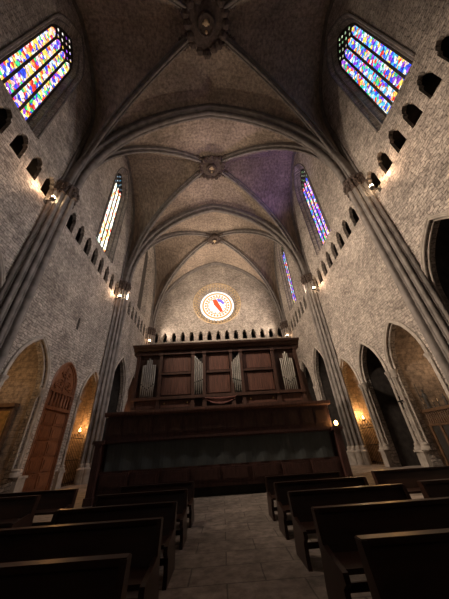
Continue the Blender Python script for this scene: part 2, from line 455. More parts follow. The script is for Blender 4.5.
        g_ = MB(); g_.prism(pointed(c, 1.25, 29.15, 29.2, 31.75), fn, d+.1, d+.12); g_.build('head_glass', M[hd], wroot)
        # jamb rolls on the splay
        f = MB()
        for off, dep in ((1.8, -.03), (1.55, .3)):
            A = arc(off, 4.05-(1.8-off)*.8, 12)
            pp = [fn(c+off, 18.7, dep)]+[fn(c+s_, 28.6+z_, dep) for s_, z_ in A]+[fn(c-s_, 28.6+z_, dep) for s_, z_ in A[:-1][::-1]]+[fn(c-off, 18.7, dep)]
            f.tube(pp, .07, 6)
        f.build('window_frame', M['rib'], wroot, True)

# loophole in left wall: thin near-black plate, its inner shade painted on
mb = MB(); mb.prism([(16.62, 9.95), (16.86, 9.95), (16.86, 10.8), (16.74, 10.95), (16.62, 10.8)], lambda u, v, d: (XL+.02-d, u, v), 0, .05)
struct('trim_loophole', mb, M['void'])

# ------------------------------------------------------------------ back wall
mb = MB()
hs = []
for k in range(-1, 15):
    u = -8.35+k*1.402
    if abs(u) > 10.4: continue
    P = trefoil(u, .36, 16.1, 17.1, 17.7); hs.append((P, P))
panel(mb, fnB, [(XL-1, -.3), (XR+1, -.3), (XR+1, 18.6), (XL-1, 18.6)], hs, 0, TH)
RC = (.08, 22.85)
def circ(r, n=48): return [(RC[0]+r*math.cos(2*PI*i/n), RC[1]+r*math.sin(2*PI*i/n)) for i in range(n)]
panel(mb, fnB, [(XL-1, 18.6), (XR+1, 18.6), (XR+1, 35.2), (XL-1, 35.2)], [(circ(3.9), circ(2.65))], 0, TH)
struct('wall_back', mb, M['wall'])
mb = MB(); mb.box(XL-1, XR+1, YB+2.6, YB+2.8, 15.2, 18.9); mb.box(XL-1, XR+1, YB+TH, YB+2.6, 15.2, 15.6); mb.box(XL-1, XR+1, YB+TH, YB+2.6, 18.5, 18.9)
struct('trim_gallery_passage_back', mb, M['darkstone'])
mb = MB(); mb.box(XL, XR, YB-.12, YB+.05, 15.86, 16.0); struct('trim_string_course_back', mb, M['trim'])
ro = thing('window_7', (RC[0], YB+1.05, RC[1]), kind='structure'); ro['label'] = 'round rose window high in the back wall'
g = MB(); g.lathe([(3.05, 0), (3.05, .05)], (RC[0], YB+1.0, RC[1]), 48, 'y'); g.build('rose_glass', M['roseglass'], ro)
f = MB()
for rr, yy, nb, rb in ((3.75, -.02, 44, .15), (3.42, .3, 40, .14), (3.15, .62, 36, .12)):
    for i in range(nb):
        a = 2*PI*i/nb; c = (RC[0]+rr*math.cos(a), YB+yy, RC[1]+rr*math.sin(a))
        f.lathe([(.01, -rb), (rb*.7, -rb*.7), (rb, 0), (rb*.7, rb*.7), (.01, rb)], c, 6, 'y')
f.tube([(RC[0]+4.0*math.cos(2*PI*i/48), YB-.03, RC[1]+4.0*math.sin(2*PI*i/48)) for i in range(49)], .1, 6)
f.tube([(RC[0]+3.58*math.cos(2*PI*i/48), YB+.13, RC[1]+3.58*math.sin(2*PI*i/48)) for i in range(49)], .05, 6)
f.build('carved_ring', M['gildstone'], ro)
f = MB()
for i in range(24):
    a = 2*PI*i/24; c = (RC[0]+2.0*math.cos(a), YB+.96, RC[1]+2.0*math.sin(a)); f.lathe([(.2, 0), (.2, .02)], c, 8, 'y')
for i in range(14):
    a = 2*PI*i/14; c = (RC[0]+1.45*math.cos(a), YB+.96, RC[1]+1.45*math.sin(a)); f.lathe([(.12, 0), (.12, .02)], c, 8, 'y')
for ra, rb_ in ((1.58, 1.74), (2.32, 2.6)):
    nn = 48; f.add([(RC[0]+q*math.cos(2*PI*i/nn), YB+.955, RC[1]+q*math.sin(2*PI*i/nn)) for i in range(nn) for q in (ra, rb_)], [(2*i, 2*i+1, (2*i+3) % (2*nn), (2*i+2) % (2*nn)) for i in range(nn)])
f.build('orange_glass', M['roseorange'], ro)
def rb(u, v, d): return (RC[0]+u*1.75, YB+.93+d, RC[1]+v*1.6)
f = MB(); f.prism([(-.45, .75), (-.05, .8), (.15, .3), (.35, -.1), (.55, -.75), (.3, -.85), (0, -.35), (-.3, .1)], rb, 0, .02); f.build('red_glass', M['rosered'], ro)
f = MB(); f.prism([(.0, .85), (.4, .8), (.75, .3), (.6, .1), (.35, .4), (.1, .5)], rb, 0, .02); f.build('violet_glass', M['roseviolet'], ro)

# wall behind the camera, with the doorways to the choir closed
mb = MB(); mb.box(XL-1, XR+1, PY[0]-1, PY[0], -.3, 35); struct('wall_front', mb, M['wall'])

# ------------------------------------------------------------------ piers
circles = [(0, .86, .14), (.18, .72, .06), (-.18, .72, .06), (.33, .66, .11), (-.33, .66, .11), (.46, .52, .05), (-.46, .52, .05), (.56, .42, .11), (-.56, .42, .11), (.64, .25, .05), (-.64, .25, .05), (.74, .12, .1), (-.74, .12, .1), (0, 0, .55)]
def pier_profile(sc=1, n=120):
    out = []
    for i in range(n+1):
        a = PI*i/n; d = (math.cos(a), math.sin(a)); best = .05
        for (cu, cw, r) in circles:
            b_ = d[0]*cu+d[1]*cw; q = b_*b_-(cu*cu+cw*cw-r*r)
            if q >= 0: best = max(best, b_+math.sqrt(q))
        out.append((d[0]*best*sc, d[1]*best*sc))
    return out
def ring_stack(mb, side, yc, levels):
    """levels: (z, scale, blend to block)"""
    base = pier_profile(); n = len(base); vs = []
    for z, sc, blk in levels:
        for i, (u, w_) in enumerate(base):
            a = PI*i/(n-1); bu, bw = math.cos(a)*.86, math.sin(a)*.98
            uu, ww = (u*(1-blk)+bu*blk)*sc, (w_*(1-blk)+bw*blk)*sc
            x = (XL+ww) if side < 0 else (XR-ww)
            vs.append((x, yc+uu, z))
    m = len(levels)
    fs = [(j*n+i, j*n+i+1, (j+1)*n+i+1, (j+1)*n+i) for j in range(m-1) for i in range(n-1)]
    fs += [tuple(range(n)), tuple((m-1)*n+i for i in range(n))]
    mb.add(vs, fs)
for side in (-1, 1):
    for y in PY[1:]:
        yc = y if y < 34 else 34.65
        pr = thing('pier', ((XL if side < 0 else XR), yc, 0), kind='structure')
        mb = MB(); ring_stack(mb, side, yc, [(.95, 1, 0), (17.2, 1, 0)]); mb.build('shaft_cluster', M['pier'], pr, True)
        mb = MB(); ring_stack(mb, side, yc, [(0, 1.2, .8), (.7, 1.2, .8), (.8, 1.25, .8), (.88, 1.25, .8), (1.0, 1.08, .3), (1.15, 1.1, .2), (1.25, 1.0, 0)]); mb.build('pier_base', M['trim'], pr, True)
        mb = MB(); ring_stack(mb, side, yc, [(17.1, 1.0, 0), (17.15, 1.1, .1), (17.25, 1.1, .1), (17.3, 1.02, .2), (17.7, .98, .4), (18.0, .98, .6), (18.05, 1.02, .7), (18.25, 1.02, .7), (18.3, .95, .6)])
        for k in range(11):   # crockets under the abacus
            a = PI*(k+.5)/11; uu, ww = math.cos(a)*.86, math.sin(a)*.98
            x = (XL+ww) if side < 0 else (XR-ww)
            mb.lathe([(.02, -.12), (.08, -.06), (.09, .02), (.07, .09), (.02, .12)], (x, yc+uu, 17.9), 6)
            uu, ww = math.cos(a)*.8, math.sin(a)*.93
            x = (XL+ww) if side < 0 else (XR-ww)
            mb.lathe([(.02, -.09), (.06, -.04), (.07, .03), (.02, .09)], (x, yc+uu, 17.55), 6)
        mb.build('capital', M['bossm'], pr, True)

# ------------------------------------------------------------------ vault
NA = 28
AW = 10.72
H_T, H_D, H_W = 13.3, 13.9, 15.6
def bay(y0, y1):
    ym = (y0+y1)/2; hb = (y1-y0)/2
    T = arc(AW, H_T, NA)
    D = arc(1.0, H_D/12.2, NA)      # normalised fraction along the diagonal
    D = arc(12.2, H_D, NA)
    Z26 = 26.0
    a_, h_ = hb-.38, ZS+H_W-Z26; r_ = (a_*a_+h_*h_)/(2*a_); c_ = a_-r_
    web = MB()
    for sx in (-1, 1):
        xw = XL-.1 if sx < 0 else XR+.1
        Tp = {}
        for sy, yy in ((-1, y0), (1, y1)):
            Tt = [Vector((XC+sx*s_, yy, ZS+z_)) for s_, z_ in T]
            Dt = [Vector((XC+sx*AW*s_/12.2, ym+sy*hb*s_/12.2, ZS+z_)) for s_, z_ in D]
            Wt = []
            for i, (s_, z_) in enumerate(D):
                t = z_/H_D; z = ZS+z_+(H_W-H_D)*t**2
                if z <= Z26: u = a_
                else: u = max(0, c_+math.sqrt(max(0, r_*r_-(z-Z26)**2)))
                if i == NA: u = 0
                Wt.append(Vector((xw, ym+sy*u, z)))
            K = 6
            for A_, B_2 in ((Tt, Dt), (Dt, Wt)):
                vs = []
                for i in range(NA+1):
                    for k in range(K+1):
                        q = k/K; p = A_[i].lerp(B_2[i], q)
                        p.z += .25*math.sin(PI*q)*min(1, i/8)
                        vs.append(p)
                web.add(vs, [(i*(K+1)+k, i*(K+1)+k+1, (i+1)*(K+1)+k+1, (i+1)*(K+1)+k) for i in range(NA) for k in range(K)])
    return web, T, D, a_, h_, Z26
for b in range(4):
    y0, y1 = PY[b], PY[b+1]
    if b == 3: y1 = 34.95
    ym = (y0+y1)/2; hb = (y1-y0)/2
    web, T, D, a_, h_, Z26 = bay(y0, y1)
    ceil = web.build('ceiling', M['vault'], None, True, 'structure')
    # diagonal ribs
    r = MB()
    for sx, sy in ((1, 1), (1, -1)):
        path = [Vector((XC+sx*AW*s_/12.2, ym+sy*hb*s_/12.2, ZS+z_)) for s_, z_ in D]+[Vector((XC-sx*AW*s_/12.2, ym-sy*hb*s_/12.2, ZS+z_)) for s_, z_ in D[:-1][::-1]]
        lat = Vector((-sy*hb, sx*AW, 0)).normalized()
        sweep(r, path, inwards(path, lat, (XC, ym, ZS-2)), lat, ribprof(.62, .62))
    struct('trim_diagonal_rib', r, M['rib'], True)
    # wall ribs
    r = MB()
    for sx in (-1, 1):
        xw = XL+.05 if sx < 0 else XR-.05
        A = arc(a_, h_, 16)
        path = [Vector((xw, ym+a_, ZS-.3))]+[Vector((xw, ym+s_, Z26+z_)) for s_, z_ in A]+[Vector((xw, ym-s_, Z26+z_)) for s_, z_ in A[:-1][::-1]]+[Vector((xw, ym-a_, ZS-.3))]
        sweep(r, path, inwards(path, Vector((1, 0, 0)), (xw, ym, 24)), Vector((1, 0, 0)), ribprof(.36, .34))
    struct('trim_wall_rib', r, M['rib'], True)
for y in PY:
    yy = y if y < 34 else 34.85
    r = MB(); T = arc(AW, H_T, NA)
    path = [Vector((XC+s_, yy, ZS+z_)) for s_, z_ in T]+[Vector((XC-s_, yy, ZS+z_)) for s_, z_ in T[:-1][::-1]]
    lat = Vector((0, 1, 0)); wd = 1.15 if y < 34 else .5
    sweep(r, path, inwards(path, lat, (XC, yy, ZS-2)), lat, ribprof(wd, .8 if y < 34 else .5))
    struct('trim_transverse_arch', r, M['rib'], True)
# outer masonry above the vault
mb = MB(); mb.box(XL-TH, XR+TH, PY[0], YB+TH, 35.2, 35.5); struct('trim_roof', mb, M['darkstone'])

# ------------------------------------------------------------------ roof bosses
ZB = ZS+H_D
for k, b in enumerate((1, 2, 3)):
    ym = (PY[b]+(PY[b+1] if b < 3 else 34.95))/2
    R = (1.6, 1.3, .9)[k]
    o = thing('roof_boss', (XC, ym, ZB-1.2), ('large dark carved boss at the top edge over the nearest vault bay', 'carved stone boss with a pale figure at the centre of the middle vault bay', 'small carved stone boss of the farthest vault bay, above the rose window')[k], 'boss')
    m_ = MB(); m_.lathe([(R*.75, 1.2), (R*.9, .75), (R, .55), (R, .35), (R*.85, .28), (R*.5, .25)], (XC, ym, ZB-1.2), 28); m_.build('boss_ring', M['bossm'], o, True)
    m_ = MB()
    for i in range(16):
        a = 2*PI*i/16; rr = R*1.02
        m_.lathe([(.02, -.25), (.2*R, -.1), (.24*R, .05), (.16*R, .2), (.02, .3)], (XC+rr*math.cos(a)*random.uniform(.9, 1.12), ym+rr*math.sin(a)*random.uniform(.9, 1.12), ZB-.9+random.uniform(-.1, .12)), 6)
    m_.build('leaf_ring', M['bossm'], o)
    for sx in (-1, 1):
        for sy in (-1, 1):   # foliage crawling along the ribs
            m_ = MB()
            d = Vector((sx*AW, sy*5.95, 0)).normalized(); e = Vector((-d.y, d.x, 0))
            for q in range(3):
                for s_ in (-1, 1):
                    p = Vector((XC, ym, ZB-.62))+d*(R*1.15+.3*q)+e*s_*.3
                    m_.lathe([(.02, -.2), (.18, -.06), (.16, .1), (.02, .22)], p, 6)
            m_.build('leaf_carving', M['bossm'], o)
    m_ = MB(); m_.lathe([(R*.5, .3), (R*.46, .02), (R*.42, -.12), (R*.36, -.12), (R*.34, -.02), (.02, -.02)], (XC, ym, ZB-1.2), 28); m_.build('medallion', M['bossm'], o, True)
    m_ = MB()   # relief figure on the medallion
    m_.lathe([(.01, -.16), (.09, -.12), (.12, -.04), (.1, .02), (.01, .04)], (XC, ym+R*.24, ZB-1.22), 10)
    m_.lathe([(.01, -.13), (.17, -.08), (.22, 0), (.2, .04)], (XC, ym-R*.08, ZB-1.22), 10)
    m_.bar((XC-.3, ym-.1, ZB-1.27), (XC+.3, ym-.06, ZB-1.27), .06, 6)
    m_.build('relief_figure', M['gildstone'], o, True, label='pale relief figure')

# ------------------------------------------------------------------ gallery floodlights
SL = ['glowing floodlight at the gallery on the nearest left pier', 'glowing floodlight at the gallery on the nearest right pier',
      'glowing floodlight on the second pier of the left wall', 'glowing floodlight on the second pier of the right wall',
      'glowing floodlight in the far left corner above the organ', 'glowing floodlight in the far right corner above the organ']
for k, (s, y) in enumerate(SC):
    x, yy, z = sconce_xyz(s, y)
    xw = XL if s < 0 else XR
    o = thing('floodlight', (xw-s*.02, yy, z-.2), SL[k], 'light', 'floodlights on the gallery')
    m_ = MB(); m_.box(min(xw, x), max(xw, x), yy-.04, yy+.04, z-.2, z-.13); m_.box(min(xw, xw-s*.05), max(xw, xw-s*.05), yy-.12, yy+.12, z-.35, z+.05); m_.build('bracket', M['black'], o)
    m_ = MB(); m_.lathe([(.05, -.13), (.14, -.1), (.16, .05)], (x, yy, z), 14); m_.build('housing', M['black'], o, True)
    m_ = MB(); m_.lathe([(.02, .0), (.12, .02), (.14, .1), (.1, .2), (.02, .24)], (x, yy, z), 14); m_.build('bulb', M['bulb'], o, True)
    lamp('floodlight_glow', 'POINT', (x+s*.1, yy-.6, z), (26, 34, 28, 28, 12, 12)[k], (1, .56, .32), size=.12)

# ------------------------------------------------------------------ pews (facing the camera)
def make_pew(x0, x1, yb, label, kind='centre'):
    """backrest plane at y=yb, seat towards -Y"""
    o = thing('pew', ((x0+x1)/2, yb, 0), label, 'pew', 'church pews')
    m_ = MB(); m_.prism([(yb-.03, .4), (yb+.06, .4), (yb+.17, .80), (yb+.13, .80)], lambda u, v, d: (d, u, v), x0+.05, x1-.05); m_.build('backrest', M['wood'], o)
    m_ = MB(); m_.box(x0, x1, yb+.09, yb+.2, .80, .85); m_.build('top_rail', M['wood'], o)
    m_ = MB(); m_.box(x0+.04, x1-.04, yb-.48, yb+.03, .4, .445); m_.build('seat', M['wood'], o)
    prof = [(yb-.5, 0), (yb+.2, 0), (yb+.2, .1), (yb+.14, .4), (yb+.21, .84), (yb+.08, .84), (yb-.02, .52), (yb-.3, .47), (yb-.54, .44), (yb-.56, .36), (yb-.47, .3), (yb-.45, .1)]
    for xa, xb in ((x0-.01, x0+.05), (x1-.05, x1+.01)):
        m_ = MB(); m_.prism(prof, lambda u, v, d: (d, u, v), xa, xb); m_.build('end_panel', M['wood'], o)
    m_ = MB(); m_.box(x0+.05, x1-.05, yb-.0, yb+.03, .1, .18); m_.build('stretcher', M['wood'], o)
    return o
LY = [2.85, 4.2, 5.4, 6.95, 8.45]; RY = [2.85, 4.15, 5.6, 7.05, 8.5]
names = ['nearest', 'second', 'third', 'fourth', 'farthest']
for i, y in enumerate(LY):
    make_pew(-2.95 if i > 1 else -3.15, -.87, y, 'dark wooden pew left of the aisle, %s in its row of five from the camera' % names[i])
for i, y in enumerate(RY):
    make_pew(1.2, 3.4, y, 'dark wooden pew right of the aisle, %s in its row of five from the camera' % names[i])
for i, (y, x) in enumerate(((8.75, -4.3), (7.75, -4.75))):
    make_pew(x-3.2, x, y, ('dark wooden pew at far left near the wooden door, rear one', 'dark wooden pew at far left edge, in front of the rear one there')[i])
for i, (y, x) in enumerate(((5.75, 3.85), (8.05, 4.15))):
    make_pew(x, x+3.3, y, ('dark wooden pew at right edge beside the third central pew', 'dark wooden pew at far right towards the chapel arches')[i])

# ------------------------------------------------------------------ choir screen
cs = thing('choir_screen', (-.1, 12.2, 0), 'long dark wooden choir screen with a grey cloth band across the nave', 'screen')
X0, X1 = -5.35, 5.15
m_ = MB(); m_.box(X0, X1, 12.9, 13.1, 0, 2.15); m_.build('back_panel', M['loftwood'], cs)
m_ = MB(); m_.box(X0+.1, X1-.1, 12.55, 12.9, 0, .32); m_.build('plinth', M['void'], cs)  # near-black colour stands for the shaded gap under the screen
m_ = MB(); m_.box(X0+.1, X1-.1, 12.3, 12.92, .32, .42); m_.build('bench_shelf', M['loftwood'], cs)
m_ = MB()
for k in range(8):
    xa = X0+.25+k*(X1-X0-.4)/8; xb = xa+(X1-X0-.4)/8-.12
    m_.box(xa, xb, 12.26, 12.34, .5, .98)
    m_.box(xa+.1, xb-.1, 12.23, 12.27, .57, .91)
m_.box(X0+.1, X1-.1, 12.32, 12.4, .38, 1.06)
m_.build('lower_panelling', M['loftwood'], cs)
m_ = MB()
n = 64
vs = []
for i in range(n+1):
    x = X0+.35+(X1-X0-.7)*i/n
    for z in (1.06, 1.6, 2.1):
        vs.append((x, 12.32+.02*math.sin(i*1.1), z))
m_.add(vs, [(i*3+k, i*3+k+1, (i+1)*3+k+1, (i+1)*3+k) for i in range(n) for k in range(2)])
m_.box(X0+.3, X1-.3, 12.38, 12.46, 1.02, 2.12)
m_.build('cloth_band', M['cloth'], cs, label='grey-green cloth band')
m_ = MB(); m_.box(X0+.1, X1-.1, 12.18, 12.5, 2.1, 2.2); m_.box(X0+.15, X1-.15, 12.24, 12.5, 2.04, 2.1); m_.build('ledge', M['loftwood'], cs)
m_ = MB()
m_.box(X0+.12, X1-.1, 12.3, 12.42, 2.2, 3.12)
m_.build('parapet', M['loftwood'], cs)
npan = 15
for k in range(npan):
    xa = X0+.25+k*(X1-X0-.4)/npan; xb = xa+(X1-X0-.4)/npan-.1
    m_ = MB(); m_.box(xa, xb, 12.27, 12.31, 2.36, 2.98); m_.box(xa+.07, xb-.07, 12.25, 12.28, 2.43, 2.91); m_.build('parapet_panel', M['organdark'], cs)
m_ = MB(); m_.prism([(12.12, 3.16), (12.2, 3.12), (12.5, 3.12), (12.5, 3.3), (12.1, 3.3), (12.1, 3.22)], lambda u, v, d: (d, u, v), X0+.02, X1+.02); m_.build('parapet_rail', M['organwood'], cs)
for s in (-1, 1):
    xx = X0 if s < 0 else X1
    m_ = MB(); m_.box(xx-.13, xx+.13, 12.1, 12.6, 0, 2.05); m_.box(xx-.17, xx+.17, 12.06, 12.64, 0, .25); m_.box(xx-.1, xx+.1, 12.07, 12.12, .4, 1.9)
    m_.box(xx-.16, xx+.16, 12.08, 12.62, 2.0, 2.06); m_.box(xx-.24, xx+.24, 12.02, 12.7, 2.06, 2.18); m_.build('end_post', M['loftwood'], cs)
for s in (-1, 1):   # side returns of the choir
    xx = X0+.15 if s < 0 else X1-.15
    m_ = MB(); m_.box(xx-.1, xx+.1, 12.6, 15.6, 0, 3.1); m_.build('side_wall', M['loftwood'], cs)
# ------------------------------------------------------------------ organ
OY = 16.0
og = thing('pipe_organ', (0, OY, 2.9), 'big reddish-brown wooden pipe organ with four groups of silver pipes', 'organ')
def ox(x15): return x15*1.067
OX0, OX1 = -5.62, 5.45
m_ = MB(); m_.box(OX0, OX1, OY+.35, OY+2.2, 0, 7.75); m_.build('case', M['organdark'], og)
m_ = MB()
m_.prism([(OY+.2, 7.45), (OY+.2, 7.6), (OY+.05, 7.68), (OY-.05, 7.8), (OY-.25, 7.86), (OY-.3, 7.98), (OY+2.3, 7.98), (OY+2.3, 7.45)], lambda u, v, d: (d, u, v), OX0-.25, OX1+.25)
m_.build('cornice', M['organdark'], og)
posts = [OX0+.12, -3.95, -1.78, -1.02, .82, 1.5, 3.72, OX1-.12]
for px in posts:
    m_ = MB(); m_.box(px-.1, px+.1, OY+.1, OY+.4, 3.9, 7.5); m_.box(px-.13, px+.13, OY+.05, OY+.4, 3.9, 4.15); m_.box(px-.13, px+.13, OY+.05, OY+.4, 7.3, 7.46); m_.build('pilaster', M['organdark'], og)
m_ = MB(); m_.box(OX0, OX1, OY+.02, OY+.42, 4.42, 4.6); m_.box(OX0, OX1, OY+.08, OY+.42, 7.36, 7.5); m_.box(OX0-.05, OX1+.05, OY-.05, OY+.42, 3.75, 3.9); m_.build('rail', M['organdark'], og)
for (xa, xb) in ((posts[1], posts[2]), (posts[3], posts[4]), (posts[5], posts[6])):
    for (za, zb) in ((4.66, 5.98), (6.12, 7.34)):
        nb = max(3, int((xb-xa-.3)/.16)); m_ = MB()
        for q in range(nb):
            u0 = xa+.15+(xb-xa-.3)*q/nb; u1 = xa+.15+(xb-xa-.3)*(q+1)/nb-.012
            m_.box(u0, u1, OY+.26, OY+.34, za+.06, zb-.06)
        m_.build('panel', M['organwood'], og)
    m_ = MB(); m_.box(xa+.1, xb-.1, OY+.14, OY+.38, 5.98, 6.12); m_.build('mid_rail', M['organdark'], og)
for (xa, xb) in ((posts[1], posts[2]), (posts[5], posts[6]), (posts[0], posts[1]), (posts[6], posts[7])):
    m_ = MB(); m_.box(xa+.15, xb-.15, OY+.2, OY+.36, 3.95, 4.38)
    m_.build('plinth_panel', M['organwood'], og)
for kx in (-3.55, -2.1, 1.9, 3.35):
    m_ = MB(); m_.lathe([(.05, 0), (.06, -.04), (.03, -.08)], (kx, OY+.2, 4.2), 10, 'y'); m_.build('knob', M['gold'], og)
# recess behind pipe groups
for (xa, xb) in ((posts[0], posts[1]), (posts[2], posts[3]), (posts[4], posts[5]), (posts[6], posts[7])):
    m_ = MB(); m_.box(xa+.1, xb-.1, OY+.3, OY+.36, 4.6, 7.4); m_.build('pipe_recess', M['void'] if xb-xa < 1 else M['organdark'], og)
def pipe(x, zf, zm, zt, r):
    m_ = MB(); y = OY+.14
    m_.lathe([(r*.25, 0), (r*.95, zm-zf), (r, zm-zf), (r, zt-zf)], (x, y, zf), 12)
    p = m_.build('pipe', M['pipe'], og, True)
    k = MB(); k.box(x-r*.6, x+r*.6, y-r*1.06, y-r*.7, zm+.03, zm+.11); k.build('pipe_mouth', M['iron'], p)
def wide_group(xc):
    for q in range(-3, 4):
        a = abs(q)
        zt = 7.15-(.0 if a == 0 else .14 if a == 1 else .42+.02*a)
        pipe(xc+q*.128, 4.62, 5.0+.11*a, zt, .055)
wide_group(-4.72); wide_group(4.62)
for q in range(5):
    pipe(-1.64+q*.125, 4.65, 5.3+.04*q, 7.15-.13*q, .055)
    pipe(1.38-q*.125, 4.65, 5.25+.04*q, 7.15-.13*q, .055)
# curtain swag
m_ = MB(); vs = []; n = 30
for i in range(n+1):
    u = i/n; x = -1.0+2.0*u; sag = .32*4*u*(1-u)
    for j in range(5):
        vs.append((x, OY+.02-.04*math.sin(j*1.6), 4.4-sag*(j/4)-.08*j/4))
m_.add(vs, [(i*5+k, i*5+k+1, (i+1)*5+k+1, (i+1)*5+k) for i in range(n) for k in range(4)])
m_.build('curtain_swag', M['swag'], og, True)
for s in (-1, 1):
    xe = OX0 if s < 0 else OX1
    pts = [(0, 3.0), (.5, 3.0), (.48, 4.0), (.36, 4.7), (.42, 5.2), (.3, 5.75), (.05, 6.1), (0, 6.1)]
    m_ = MB(); m_.prism([(xe+s*u, v) for u, v in pts], lambda u, v, d: (u, d, v), OY+.5, OY+.75); m_.build('side_wing', M['organdark'], og)

# ------------------------------------------------------------------ small lights
def votive(loc, label, hang=1.0, energy=60, col=(1, .52, .2)):
    x, y, z = loc
    o = thing('sanctuary_lamp', (x, y, z), label, 'lamp')
    m_ = MB(); m_.lathe([(.02, -.16), (.08, -.12), (.11, -.02), (.12, .02)], (x, y, z), 12); m_.build('lamp_bowl', M['gold'], o, True)
    m_ = MB(); m_.lathe([(.01, .0), (.06, .03), (.075, .1), (.04, .2), (.01, .3)], (x, y, z), 10); m_.build('flame', M['flame'], o, True)
    m_ = MB()
    for k in range(3):
        a = k*2*PI/3; m_.bar((x+.11*math.cos(a), y+.11*math.sin(a), z), (x, y, z+.5), .008, 5)
    m_.bar((x, y, z+.5), (x, y, z+.5+hang), .01, 5); m_.build('chain', M['iron'], o)
    lamp('flame_light', 'POINT', (x, y, z+.42), energy, col, size=.08)
    return o
votive((XL-.55, 21.75, 3.35), 'small burning lamp hanging in the left chapel with the grille', 1.5, 110, (1, .46, .15))
votive((XR+.7, 22.0, 3.05), 'small burning lamp hanging in the gold-lit right chapel', 1.5, 170, (1, .5, .17))
# lantern on the screen's right corner
o = thing('lantern', (X1+.02, 12.12, 2.185), 'small glowing lantern on the right end of the choir screen', 'lantern')
m_ = MB(); m_.lathe([(.07, 0), (.07, .03), (.03, .05)], (X1+.02, 12.12, 2.185), 10); m_.build('lantern_base', M['black'], o)
m_ = MB(); m_.lathe([(.03, .05), (.07, .08), (.08, .16), (.05, .22), (.01, .24)], (X1+.02, 12.12, 2.185), 12); m_.build('bulb', M['flame'], o, True)
lamp('lantern_light', 'POINT', (X1+.28, 12.1, 2.4), 22, (1, .6, .3), size=.08)
lamp('choir_lamp_light', 'POINT', (-6.4, 15.5, 3.0), 60, (1, .6, .33), size=.15)
o = thing('lantern', (-6.4, 15.5, 0), 'standing lamp half hidden behind the left end of the choir screen', 'lantern')
m_ = MB(); m_.lathe([(.18, 0), (.18, .04), (.03, .08), (.02, 2.5)], (-6.4, 15.5, 0), 12); m_.build('stand', M['black'], o)
m_ = MB(); m_.lathe([(.02, 2.5), (.1, 2.54), (.1, 2.7), (.02, 2.75)], (-6.4, 15.5, 0), 12); m_.build('bulb', M['flame'], o)

# ------------------------------------------------------------------ carved door
dr = thing('door_1', (XL-.3, 17.4, 0), kind='structure'); dr['label'] = 'orange-brown wooden door with carved pointed head'
c = 17.3; hd = 1.4
DX = XL-.12
def fD(u, v, d): return (DX-d, u, v)
m_ = MB(); m_.prism(pointed(c, hd, 0, 5.8, 7.5), fD, 0, .12); m_.build('door_leaf', M['doorwood'], dr)
m_ = MB()
A = arc(hd, 1.7, 14); path = [(c+hd, 0)]+[(c+s_, 5.8+z_) for s_, z_ in A]+[(c-s_, 5.8+z_) for s_, z_ in A[:-1][::-1]]+[(c-hd, 0)]
m_.tube([fD(u, v, -.05) for u, v in path], .1, 8); m_.tube([fD(c+(u-c)*.88, v*.985, -.03) for u, v in path], .05, 8)
m_.build('door_frame', M['doorwood'], dr, True)
for col in range(2):
    for row in range(5):
        ya = c-1.16+col*1.2; za = .25+row*.8
        m_ = MB(); m_.box(DX, DX+.06, ya, ya+1.1, za, za+.7); m_.box(DX+.05, DX+.1, ya+.12, ya+.98, za+.12, za+.58); m_.build('door_panel', M['doorwood'], dr)
m_ = MB(); m_.box(DX-.05, DX+.17, c-1.38, c+1.38, 4.3, 4.5); m_.box(DX-.05, DX+.13, c-1.38, c+1.38, 5.35, 5.5); m_.build('cornice', M['doorwood'], dr)
m_ = MB()
for q in range(8):
    m_.lathe([(.05, 0), (.09, .1), (.05, .25), (.08, .5), (.05, .7), (.09, .85)], (DX+.05, c-1.22+q*.35, 4.5), 8)
m_.build('baluster_frieze', M['doorwood'], dr, True)
m_ = MB()
for s in (-1, 1):
    for (uu, vv, R0, tt) in ((.42, 5.95, .34, 1.6), (.25, 6.6, .26, 1.5), (.8, 5.75, .2, 1.4)):
        m_.tube([fD(c+s*(uu+R0*(1-.75*q/20)*math.cos(q/20*tt*2*PI)), vv+R0*(1-.75*q/20)*math.sin(q/20*tt*2*PI), -.05) for q in range(21)], .05, 6)
m_.tube([fD(c, 5.5, -.05), fD(c, 7.1, -.05)], .06, 6)
m_.build('scroll_carving', M['doorwood'], dr, True)

# ------------------------------------------------------------------ iron grilles
def grille(side, yc, half, zt, label, fancy=False):
    x = (XL-.45) if side < 0 else (XR+.45)
    o = thing('iron_grille', (x, yc, 0), label, 'grille')
    n = 11
    for q in range(n+1):
        y = yc-half+2*half*q/n
        m_ = MB(); m_.bar((x, y, 0), (x, y, zt), .022, 6); m_.lathe([(.01, .22), (.04, .1), (.02, 0)], (x, y, zt), 6); m_.build('bar', M['iron'], o)
    for z in (.15, zt*.5, zt-.1):
        m_ = MB(); m_.box(x-.03, x+.03, yc-half, yc+half, z-.025, z+.025); m_.build('rail', M['iron'], o)
    if fancy:
        m_ = MB()
        for q in range(6):
            y = yc-half+.2+q*(2*half-.4)/5
            m_.tube([(x, y+.16*math.cos(w_*PI/8), zt+.28+.2*math.sin(w_*PI/8)) for w_ in range(17)], .02, 5)
            m_.bar((x, y, zt+.45), (x, y, zt+.8), .02, 5, .005)
        m_.build('scroll_crest', M['iron'], o)
    return o
grille(-1, 21.0, 1.3, 3.0, 'black iron grille closing the candle-lit left chapel')
grille(1, 21.0, 1.3, 2.5, 'black iron grille with scroll crest closing the golden-lit right chapel', True)
